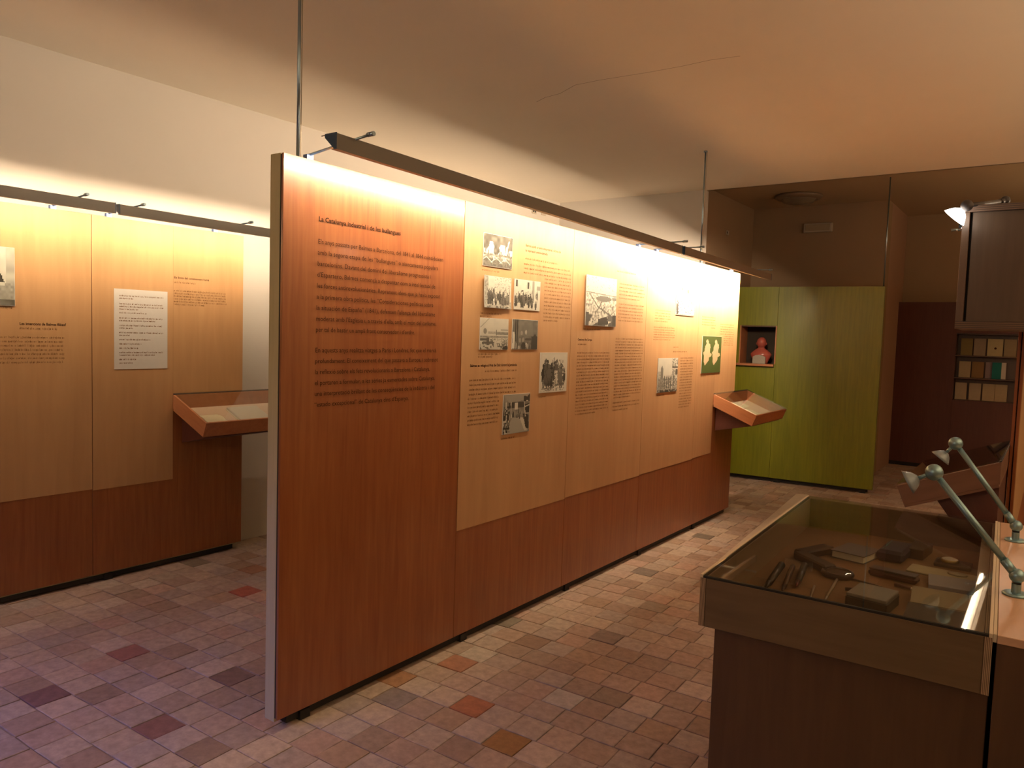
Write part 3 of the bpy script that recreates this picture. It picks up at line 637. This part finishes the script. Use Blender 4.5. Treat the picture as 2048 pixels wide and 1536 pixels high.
picture('square', 'mounted_print', 'print of a crowd before a house with balconies', XP, 3.302, 3.552, 1.735, 1.90, G)
picture('harbour', 'mounted_print', 'print of a pale harbour with boats and jetty', XP, 3.014, 3.258, 1.516, 1.68, G)
picture('camp', 'mounted_print', 'dark print with a white tent and seated figures', XP, 3.294, 3.54, 1.518, 1.683, G)
picture('procession', 'mounted_print', 'upright print of a tight group of standing men on pale paper', XP, 3.577, 3.871, 1.267, 1.501, G)
picture('workshop', 'mounted_print', 'lowest print, a dark workshop interior seen in perspective', XP, 3.233, 3.485, 1.057, 1.274, G)
picture('city', 'mounted_print', 'largest upright print, a city seen from the air', XP, 4.052, 4.46, 1.67, 1.984, G, curl=.010)
picture('pale', 'mounted_print', 'print bleached by glare at the bright end of the partition', XP, 5.432, 5.783, 1.79, 2.018, G)
picture('skyline', 'mounted_print', 'narrow print of pale sky between street facades', XP, 5.153, 5.513, 1.197, 1.457, G)
picture('map', 'map_board', 'olive green board with two pale map outlines', XP, 5.995, 6.433, 1.324, 1.638, G)
picture('portrait', 'portrait_print', 'portrait of a man in a dark coat by the white text sheet', XL+.0022, 1.46, 1.761, 1.668, 1.986, None)

# ------------------------------------------------------------------ display desks
def desk_support(parent, W, z_tray, lo_a, lo_b, y_a, y_b, apx=.34, apz=-.258):
    """wedge bracket under a tray, given in the tray's own tilted frame"""
    th = math.radians(22)
    def loc(dx, dz): return (dx*math.cos(th)-dz*math.sin(th), dx*math.sin(th)+dz*math.cos(th))
    vs = []
    for yy, lo in ((y_a, lo_a), (y_b, lo_b)):
        for dx, dz in ((.004, -.118), (.004, lo), (apx, apz)):
            a, b = loc(dx, dz); vs.append((a, yy, b))
    MB().add(vs, [(0, 1, 2), (3, 5, 4), (0, 3, 4, 1), (1, 4, 5, 2), (2, 5, 3, 0)]).build('support_bracket', M['darkred'], parent, .001)  # dark red puts the shade under the tray into the colour
dm = tray('glazed sloping desk on the far end of the central partition', (XM+.0022, 6.318, 1.142), 0, .87); desk_support(dm, .87, 0, -.33, -.20, .06, .80)
dl = tray('glazed sloping desk on the wall partition, half hidden by the central one', (XL+.0022, 2.680, 1.142), 0, .87); desk_support(dl, .87, 0, -.33, -.20, .06, .80)
dr = tray('glazed sloping desk behind the two table lamps', (-.154, 4.57, 1.142), math.pi, .87, 'desk_shaded'); desk_support(dr, .87, 0, -.52, -.52, .07, .80, .23, -.215)
def on_tray(t, x, y, lift=.018):
    th = math.radians(22); p = Vector(t.location); v = Vector((x, y, -.105+lift)); v = Matrix.Rotation(th, 3, 'Y') @ v; v = Matrix.Rotation(t.rotation_euler.z, 3, 'Z') @ v
    return p+v
th = math.radians(22)
open_book('open book with arched pages in the desk by the white wall', on_tray(dl, .27, .17), (0, th, 0), .10, .15) .rotation_euler = (0, th, math.pi/2*0)
b = thing('closed_book', 'pale flat booklet beside the arched open book', 'book', on_tray(dl, .22, .46), (0, th, 0)); box('cover', M['cream'], b, -.11, .11, -.12, .12, 0, .004, 0); box('page_block', M['paper'], b, -.108, .106, -.117, .117, .004, .018, .001)
open_book('open booklet in the desk at the far end of the central partition', on_tray(dm, .28, .30), (0, th, 0), .085, .30)
b = thing('loose_sheet', 'faint paper sheet behind the open booklet in the far desk', 'paper', on_tray(dm, .115, .50), (0, th, .1)); box('paper', M['cream'], b, -.05, .05, -.16, .16, 0, .003, 0)
b = thing('loose_sheet', 'pale paper lying in the desk behind the table lamps', 'paper', on_tray(dr, .2, .5), (0, th, math.pi)); box('paper', M['lining'], b, -.09, .09, -.15, .15, 0, .003, 0)

# ------------------------------------------------------------------ right partition, near edge in view
XR = -.152
pr_, slab, ztr = panel('partition with a brightly lit face at the edge of the view', XR, [4.36, 5.4, 6.44, 7.48, 8.3], 2.24, 2.22, .012, -1, 'redplain')
slab(.020, .030, .0, 3.94, .05, 2.24, 2.22).build('face_board', M['redplain'], pr_)
slab(.0302, .0318, .02, 3.9, .62, 2.239, 2.219).build('graphic_sheet', M['beech'], pr_)
slab(.012, .020, .0, 3.94, .04, 2.235, 2.215).build('core_frame', M['redplain'], pr_)
strip_light('bronze strip light on the far side of the partition at the edge of the view', -.415, 4.45, 8.1, 2.24, 2.24, -1, S_RIGHT, 'strip lights over the partitions', (5.0, 7.8), XR, ztr, lip=False)
strip_light('strip light over the lit face of the partition at the edge of the view', .11, 4.4, 7.4, 2.25, 2.24, +1, S_RIGHTB, 'strip lights over the partitions', (4.6, 7.2), XR+.032, ztr)

# hanging plywood box at the partition's near end
hb = thing('wall_box', 'plywood box with inset dark back above the sloping desk', 'box', (-.384, 3.98, 1.69))
hbw, hbd, hbh = .72, .375, .555
box('side_board', M['casev'], hb, 0, .03, 0, hbd, .034, hbh-.030)
box('side_board', M['casev'], hb, hbw-.03, hbw, 0, hbd, .034, hbh-.030)
box('top_board', M['plyb'], hb, 0, hbw, -.002, hbd, hbh-.030, hbh)
box('bottom_board', M['plyb'], hb, 0, hbw, -.002, hbd, 0, .034)
box('back_panel', M['darkwood'], hb, .040, hbw-.04, .012, .024, .034, hbh-.030)
box('shadow_gap', M['groove'], hb, .03, hbw-.03, .03, .036, .034, hbh-.030, 0)

# ------------------------------------------------------------------ green partition with niche
gz = math.radians(4.98)
gp = thing('exhibition_panel', 'olive green partition with a square niche holding a bust', 'panel', (-1.508, 8.78, 0), (0, 0, gz))
GT = 2.232
def gbox(name, mat, x0, x1, z0, z1, y0=0, y1=.014, bev=.001): return box(name, mat, gp, x0, x1, y0, y1, z0, z1, bev)
gbox('face_board', M['green'], -1.077, 0, .05, GT)
gbox('face_board', M['green'], -2.14, -1.492, .05, GT)
gbox('face_board', M['green'], -1.492, -1.079, 1.79, GT); gbox('face_board', M['green'], -1.492, -1.079, .05, 1.352)
gbox('core_frame', M['green'], -1.06, -.001, .045, GT-.002, .014, .085); gbox('core_frame', M['green'], -2.13, -1.51, .045, GT-.002, .014, .085)
gbox('niche_side', M['desk'], -1.492, -1.478, 1.352, 1.79, .002, .32); gbox('niche_side', M['desk'], -1.093, -1.079, 1.352, 1.79, .002, .32)
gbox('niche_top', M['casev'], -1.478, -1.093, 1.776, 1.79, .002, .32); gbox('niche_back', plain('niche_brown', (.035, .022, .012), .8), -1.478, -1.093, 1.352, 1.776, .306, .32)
gbox('niche_shelf', M['desk'], -1.515, -1.09, 1.328, 1.352, -.05, .30)
for x in (-.1, -1.0, -1.95): gbox('skid', M['black'], x-.03, x+.03, 0, .045, .02, .07, 0)
gbox('skid', M['black'], -2.1, -.05, .010, .045, .03, .055, 0)
MB().cyl((-.02, .05, GT-.002), (-.02, .05, Hd-.002), .007, n=10).build('hanging_rod', M['steel'], gp)
MB().cyl((-2.0, .05, GT-.002), (-2.0, .05, Hd-.002), .007, n=10).build('hanging_rod', M['steel'], gp)
def gpt(x, y, z): c, s = math.cos(gz), math.sin(gz); return (-1.508+x*c-y*s, 8.78+x*s+y*c, z)
# bust
bu = thing('bust', 'rose glazed bust of a bald head seen from behind in the green niche', 'bust', gpt(-1.265, .11, 1.352), (0, 0, gz))
mb = MB(); prof = [(.075, 0), (.085, .03), (.118, .095), (.120, .112), (.100, .135), (.070, .160), (.040, .178), (.034, .195), (.040, .205)]
mb.lathe([(0.0, 0)]+prof, n=28, sx=1, sy=.62)
mb.build('shoulders', M['bust'], bu)
MB().sphere((0, .004, .243), .058, 24, (.96, 1.08, 1.12)).build('head', M['bust'], bu)
for k in (-1, 1): MB().sphere((k*.056, .0, .232), .013, 10, (.45, .8, 1.2)).build('ear', M['bust'], bu)
MB().sphere((.004, .066, .228), .012, 8, (.7, 1, 1.2)).build('nose', M['bust'], bu)
MB().prism([(-.072, 0), (.072, 0), (.070, .078), (.04, .096), (0, .102), (-.04, .096), (-.070, .078)], 'y', -.100, -.070).build('backing_block', M['grey'], bu, .002)

# ------------------------------------------------------------------ deep end: dark panel with book showcase
dp = thing('display_wall', 'dark red partition with rows of small books in a recess', 'panel', (-1.79, 11.30, 0))
DH = 2.2
box('face_board', M['darkred'], dp, 0, .73, 0, .03, .05, DH); box('face_board', M['darkred'], dp, 2.0, 3.0, 0, .03, .05, DH)
# recess lies between x .78 and 2.0 of this partition
R0, R1, Z0, Z1 = .73, 2.0, .935, 1.80
box('face_board', M['darkred'], dp, R0, R1, 0, .03, .05, Z0); box('face_board', M['darkred'], dp, R0, R1, 0, .03, Z1, DH)
box('recess_back', M['casev'], dp, R0, R1, .21, .225, Z0, Z1)
box('recess_side', M['casev'], dp, R0-.015, R0, .03, .225, Z0, Z1)
for z in (Z0, Z0+.29, Z0+.58, Z1): box('shelf', M['casev'], dp, R0, R1, .03, .21, z-.015, z)
box('skid', M['black'], dp, .03, 2.9, .005, .025, 0, .05, 0)
BG = 'small books in the dark red recess'
bk0 = None
rows = [(Z0, [(.742, (.46, .36, .24)), (.90, (.46, .36, .24)), (1.05, (.46, .36, .22)), (1.185, (.46, .36, .22))], .22),
        (Z0+.29, [(.77, (.46, .36, .22)), (.915, (.28, .16, .06)), (1.065, (.30, .22, .22)), (1.14, None)], .21),
        (Z0+.58, [(.775, (.26, .19, .07)), (.92, (.34, .27, .20)), (1.07, (.52, .44, .25)), (1.25, (.36, .28, .17))], .22)]
lab = [['cream book at the near end of the lowest shelf', 'cream book second along the lowest shelf', 'tan book third along the lowest shelf', 'tan book last in view on the lowest shelf'],
       ['pale book at the start of the middle shelf', 'brown book second along the middle shelf', 'mauve book behind the teal book', 'teal book on the middle shelf of the recess'],
       ['olive brown book at the start of the top shelf', 'grey pink book second along the top shelf', 'large cream book with a dark emblem on the top shelf', 'tan book past the large cream book on the top shelf']]
for ri, (z, items, hh) in enumerate(rows):
    for ii, (x, col) in enumerate(items):
        yb = .13
        if col is None: col = (.0, .16, .15); yb = .09
        t = thing('standing_book', lab[ri][ii], 'book', (-1.79+x, 11.30+yb, z+.001), (0, 0, 0), BG)
        w = {(1, 3): .10, (2, 2): .168}.get((ri, ii), .132)
        box('cover', plain('book_cloth', col, .7, noise=.1, nscale=30), t, 0, w, 0, .004, 0, hh, .001)
        box('page_block', M['paper'], t, .004, w-.003, .004, .022, .003, hh-.003, 0)
        if (ri, ii) == (2, 2): MB().cyl((w*.52, -.0006, hh*.45), (w*.52, -.0001, hh*.45), .014, n=10).build('emblem', M['ink'], t)
        if (ri, ii) == (1, 3): box('white_spine', M['paper'], t, w, w+.05, 0, .004, 0, hh, 0)

# ------------------------------------------------------------------ ceiling disc, emergency light, sockets
cdl = thing('ceiling_light', 'round unlit ceiling lamp in the dark passage', 'light', (-2.64, 9.45, Hd))
MB().lathe([(.0, -.001), (.27, -.001), (.275, -.02), (.25, -.045), (.20, -.05)], n=32).build('ring', plain('brown_ring', (.20, .15, .10), .35), cdl)
MB().lathe([(.20, -.05), (.17, -.085), (.09, -.105), (0, -.11)], n=32).build('diffuser', plain('dark_diffuser', (.2, .17, .12), .25, coat=.4), cdl)
el = thing('emergency_light', 'small box-shaped emergency light on the far passage wall', 'light', (-2.575, 10.2, 3.03))
box('housing', M['white'], el, -.175, .175, -.055, 0, 0, .115, .006); box('diffuser', plain('smoky_lens', (.35, .29, .2), .3), el, -.15, .15, -.062, -.055, .018, .098, .003)
def socket(name, label, loc, rz, plates=2):
    t = thing(name, label, 'socket', loc, (0, 0, rz)); box('plate', M['white'], t, 0, .010, 0, .085, 0, .055, .002)
    for i in range(plates): box('insert', M['black'], t, .010, .012, .012+i*.036, .036+i*.036, .015, .04, 0)
socket('wall_socket', 'small double socket high on the white wall', (-4.84, 6.98, 2.955), 0)
socket('wall_switch', 'pale single plate beside the double socket high on the wall', (-4.84, 7.17, 2.965), 0, 0)
socket('wall_socket', 'small dark socket plate on the passage wall', (-3.42, 9.18, 2.92), 0, 1)

# ------------------------------------------------------------------ table case and bench
CZ = .888; cw, cl = .7545, 1.4885
case = thing('table_showcase', 'low walnut table showcase with a glass top in the foreground', 'display case', (-.836, 2.175, 0), (0, 0, .0464))
box('body', M['casev'], case, .045, cw-.001, .022, cl-.04, .0, .728)
box('front_board', M['caseface'], case, .018, cw-.018, 0, .016, .728, CZ-.010)
box('rear_board', M['caseface'], case, .018, cw-.018, cl-.016, cl, .728, CZ-.010)
for k, x in enumerate((0, cw-.018)):
    box('side_board', M['plyx'], case, x, x+.018, 0, cl, .728, CZ-.010, .0006)
    e0 = x if k == 0 else x+.010
    box('top_edge', M['rim'], case, e0, e0+.008, 0.0, cl, CZ-.010, CZ, 0)
box('base_board', M['caseface'], case, .018, cw-.018, .016, cl-.016, .728, .744, 0)
box('lining', M['felt'], case, .018, cw-.018, .016, cl-.016, .744, .748, 0)
box('dark_edge', M['black'], case, .0085, cw-.0085, .0005, .010, CZ-.010, CZ-.0035, 0)  # black strip stands in for the dark look of the glass edge
box('dark_edge', M['black'], case, .0085, .013, .010, cl-.016, CZ-.010, CZ-.0035, 0)
box('glass_lid', M['glass'], case, .0085, cw-.0085, .0, cl-.002, CZ-.0035, CZ, 0)
box('inner_rail', M['rim'], case, cw-.052, cw-.019, .017, cl-.018, .80, .812, 0)
for k in range(3): MB().lathe([(.010, -.002), (.010, .0), (0, .0)], (cw*.30+.2*k, cl+.001, .80), (0, 1, 0), 12).build('screw', M['steel'], case)
bench = thing('bench_table', 'beech topped bench with lamps beside the walnut showcase', 'table', (-.0732, 2.2104, 0), (0, 0, .0464))
box('tabletop', M['bench'], bench, .0, .80, .0, 1.475, CZ-.022, CZ)
box('front_board', M['casev'], bench, .0, .80, .004, .022, .0, CZ-.022)
box('edge_rail', M['rim'], bench, -.0085, -.001, .0, 1.475, CZ-.02, CZ+.001, .0005)
box('body', M['casev'], bench, .0, .80, .022, 1.46, .0, CZ-.022)

# things inside the showcase
ZB = .749
def dk(name, c, r=.5, **k): return plain(name, c, r, **k)
def slab_item(name, label, cat, cx, cy, w, l, h, rz, mat, mat2=None, bev=.002):
    t = thing(name, label, cat, (cx, cy, ZB), (0, 0, rz))
    if mat2: box('base', mat, t, -w/2, w/2, -l/2, l/2, 0, h*.8, bev); box('lid', mat2, t, -w/2+.002, w/2-.002, -l/2+.002, l/2-.002, h*.8, h, bev*.5)
    else: box('body', mat, t, -w/2, w/2, -l/2, l/2, 0, h, bev)
    return t
def bookish(name, label, cx, cy, w, l, h, rz, cov, group=None):
    t = thing(name, label, 'book', (cx, cy, ZB), (0, 0, rz), group)
    cm = dk('cover_cloth', cov, .7, noise=.12, nscale=40)
    box('cover', cm, t, -w/2, w/2, -l/2, l/2, 0, .003, 0); box('page_block', M['cream'], t, -w/2+.004, w/2-.004, -l/2+.004, l/2-.004, .003, h-.003, 0)
    box('cover', cm, t, -w/2, w/2, -l/2, l/2, h-.003, h, 0); box('spine', cm, t, -w/2-.002, -w/2, -l/2, l/2, 0, h, 0); return t
brown = dk('dark_leather', (.035, .016, .010), .45, noise=.2, nscale=60)
t = thing('folding_razor_case', 'dark leather folding case lying open in a V', 'case', (-.775, 3.06, ZB), (0, 0, 0))
for a in (68, -40): MB().box(0, .19, -.028, .028, 0, .03).build('half', brown, t, .006, rot=(0, 0, math.radians(a)))
t = thing('magnifier', 'round dark lens beside the folding case', 'lens', (-.60, 2.92, ZB))
MB().lathe([(0, 0), (.052, 0), (.058, .01), (.054, .02), (.046, .02)], n=28).build('rim', brown, t); MB().lathe([(.046, .018), (.03, .024), (0, .027)], n=28).build('lens', dk('lens_glass', (.03, .022, .02), .06, coat=1), t)
bookish('bound_book', 'grey blue book at the back of the showcase', -.60, 3.24, .13, .17, .03, -.2, (.12, .11, .12))
slab_item('spectacle_case', 'midnight blue upright case with a teal glint', 'case', -.475, 3.35, .10, .20, .045, -.05, dk('blue_leather', (.016, .016, .05), .4), None, .012)
box('glint_strip', M['teal'], bpy.data.objects['spectacle_case'], -.032, -.028, -.08, .08, .045, .0465, 0)  # painted reflection: a teal strip in place of a glint
slab_item('dark_box', 'small black box beside the midnight blue case', 'box', -.405, 3.45, .07, .16, .04, -.1, brown)
t = thing('pocket_watch', 'oval glass topped watch on a dark stand', 'watch', (-.285, 3.37, ZB)); box('stand', brown, t, -.05, .075, -.05, .05, 0, .014, .003)
MB().lathe([(0, .014), (.030, .014), (.034, .020), (.028, .026)], n=24).build('rim', dk('brass', (.5, .38, .15), .3, metal=1), t); MB().lathe([(.028, .026), (.014, .031), (0, .032)], n=24).build('dial', M['paper'], t)
slab_item('old_document', 'yellowed document spread wide under the watch', 'paper', -.287, 3.215, .24, .11, .006, -.06, dk('vellum', (.46, .40, .26), .8, noise=.18, nscale=25))
t = thing('silver_medal', 'oval medal lying on the yellowed document', 'medal', (-.245, 3.225, ZB+.006)); MB().lathe([(0, 0), (.032, 0), (.034, .003), (.03, .006), (0, .006)], n=24, sx=1, sy=.7).build('disc', dk('old_silver', (.45, .42, .3), .35, metal=.7), t)
slab_item('grey_booklet', 'blue grey booklet in front of the yellowed document', 'book', -.247, 3.07, .15, .15, .016, .12, dk('blue_grey_paper', (.34, .34, .40), .8, noise=.06), None, .001)
slab_item('glasses_case', 'long reddish brown spectacle case', 'case', -.43, 3.03, .165, .055, .03, -.12, dk('red_brown_leather', (.075, .028, .016), .4), brown, .008)
def rod_item(name, label, a, b, r, col, cat='pen', tip=None, group=None):
    t = thing(name, label, cat, (a[0], a[1], ZB+r), (0, 0, math.atan2(b[1]-a[1], b[0]-a[0])), group); L = math.hypot(b[0]-a[0], b[1]-a[1])
    MB().cyl((0, 0, 0), (L*.8, 0, 0), r, r*.8, 12).build('barrel', dk('holder_lacquer', col, .35), t)
    MB().cyl((L*.8, 0, 0), (L, 0, 0), r*.8, r*.15, 12).build('tip', dk('nib_metal', tip or (.3, .28, .24), .35, metal=.6), t)
rod_item('pen', 'single thin black pen behind the other pens', (-.555, 2.908), (-.443, 2.885), .004, (.03, .02, .015))
rod_item('pen', 'black pen lying left of the pen bundle', (-.54, 2.765), (-.46, 2.80), .006, (.025, .016, .012), tip=(.1, .05, .03))
rod_item('pen', 'upper dark pen of the crossed pen bundle', (-.50, 2.835), (-.385, 2.845), .005, (.03, .02, .02))
rod_item('pen', 'lower dark pen of the crossed pen bundle', (-.505, 2.81), (-.385, 2.865), .005, (.03, .02, .02))
rod_item('penknife', 'small knife with a bright tip', (-.412, 2.94), (-.345, 2.925), .006, (.09, .03, .02), 'knife', (.7, .65, .55))
rod_item('pen_holder', 'thick dark quill holder nearest the showcase front corner', (-.788, 2.87), (-.752, 2.56), .014, (.022, .016, .010), 'pen', (.03, .02, .01))
rod_item('pen_holder', 'brown quill holder second along the row of holders', (-.752, 2.89), (-.70, 2.57), .010, (.08, .035, .015), 'pen', (.05, .02, .01))
rod_item('pen_holder', 'dark quill holder with a red foot', (-.72, 2.93), (-.675, 2.65), .013, (.028, .02, .015), 'pen', (.12, .02, .01))
rod_item('paper_knife', 'pale narrow paper knife beside the thick holder', (-.782, 2.71), (-.765, 2.55), .004, (.35, .31, .25), 'knife')
rod_item('ruler', 'long pale ruler rod in front of the round lens', (-.588, 2.86), (-.566, 2.58), .005, (.34, .26, .17), 'ruler')
rod_item('stylus', 'short pale stylus left of the ruler rod', (-.634, 2.73), (-.61, 2.575), .004, (.26, .2, .15), 'pen')
slab_item('snuff_box', 'grey lidded box with a dark front at the showcase front', 'box', -.435, 2.655, .125, .15, .05, -.10, dk('dark_box_side', (.03, .028, .024), .5), dk('grey_silver', (.26, .25, .22), .35, metal=.2), .004)
bookish('leather_book', 'beige booklet stack in front of the blue grey booklet', -.258, 2.80, .16, .19, .03, .10, (.33, .28, .18))
bookish('leather_book', 'thick dark leather book against the showcase front', -.235, 2.53, .17, .20, .05, .05, (.05, .045, .04))
bookish('leather_book', 'dim brown book against the front beneath the snuff box', -.46, 2.40, .17, .16, .03, .04, (.07, .05, .03))
slab_item('letter_sheet', 'narrow white letter along the showcase end wall', 'paper', -.158, 2.72, .035, .62, .003, .0464, M['paper'], None, 0)

# ------------------------------------------------------------------ table lamps
def table_lamp(label, base, head, aim, lit=False, group='jointed lamps on the bench'):
    t = thing('table_lamp', label, 'lamp', base, (0, 0, 0), group)
    SM = M['satin'] if not lit else dk('dimmed_steel', (.06, .05, .05), .5, metal=.5)  # lit lamp's metal darkened to hide the glow falling on it
    hd = Vector(head)-Vector(base)
    MB().lathe([(0, 0), (.034, 0), (.035, .004), (.030, .008), (0, .008)], n=28).build('base_disc', SM, t)
    MB().lathe([(.0125, .007), (.0125, .034)], n=16).build('post', SM, t)
    MB().cyl((0, 0, .036), (0, 0, .040), .012, n=16).build('collar', M['black'], t)
    MB().sphere((0, 0, .057), .021, 16).build('elbow', SM, t)
    d = (hd-Vector((0, 0, .055))).normalized(); p = Vector((0, 0, .055))
    MB().cyl(p+d*.012, p+d*.056, .0125, n=14).build('arm_socket', SM, t)
    MB().cyl(p+d*.045, hd-d*.012, .0098, n=14).build('arm', SM, t)
    MB().sphere(hd, .0255, 20).build('joint_ball', SM, t)
    a = Vector(aim).normalized()
    MB().cyl(hd+a*.016, hd+a*.048, .0065, n=12).build('neck', SM, t)
    q = hd+a*(.046 if not lit else .022); kq = 1.38 if lit else 1  # lit cup enlarged, its bloom is put into the size
    MB().lathe([(r_*kq, z_*kq) for r_, z_ in [(.0, 0), (.010, .001), (.022, .010), (.032, .024), (.038, .034), (.036, .0345), (.028, .024), (.012, .006), (0, .004)]], q, a, 24).build('shade', dk('frosted_cup', (.27, .33, .38), .35, metal=.2) if not lit else emit('lit_cup', (1, .93, .80), 12), t)
    if lit: MB().sphere(q+a*.016, .012, 10).build('bulb', emit('bulb_glow', (1, .93, .8), 20), t)
    return t
table_lamp('nearer jointed lamp leaning over the walnut showcase', (-.050, 2.613, CZ), (-.279, 2.613, 1.219), (-.75, -.12, -.42))
table_lamp('farther jointed lamp with its arm toward the sloping desk', (-.079, 3.36, CZ), (-.293, 3.36, 1.232), (-.55, -.12, -.72))
table_lamp('glowing lamp clipped on top of the plywood box', (-.24, 4.25, 1.69+.555), (-.362, 3.90, 2.232), (-.64, -.05, -.72), True, None)
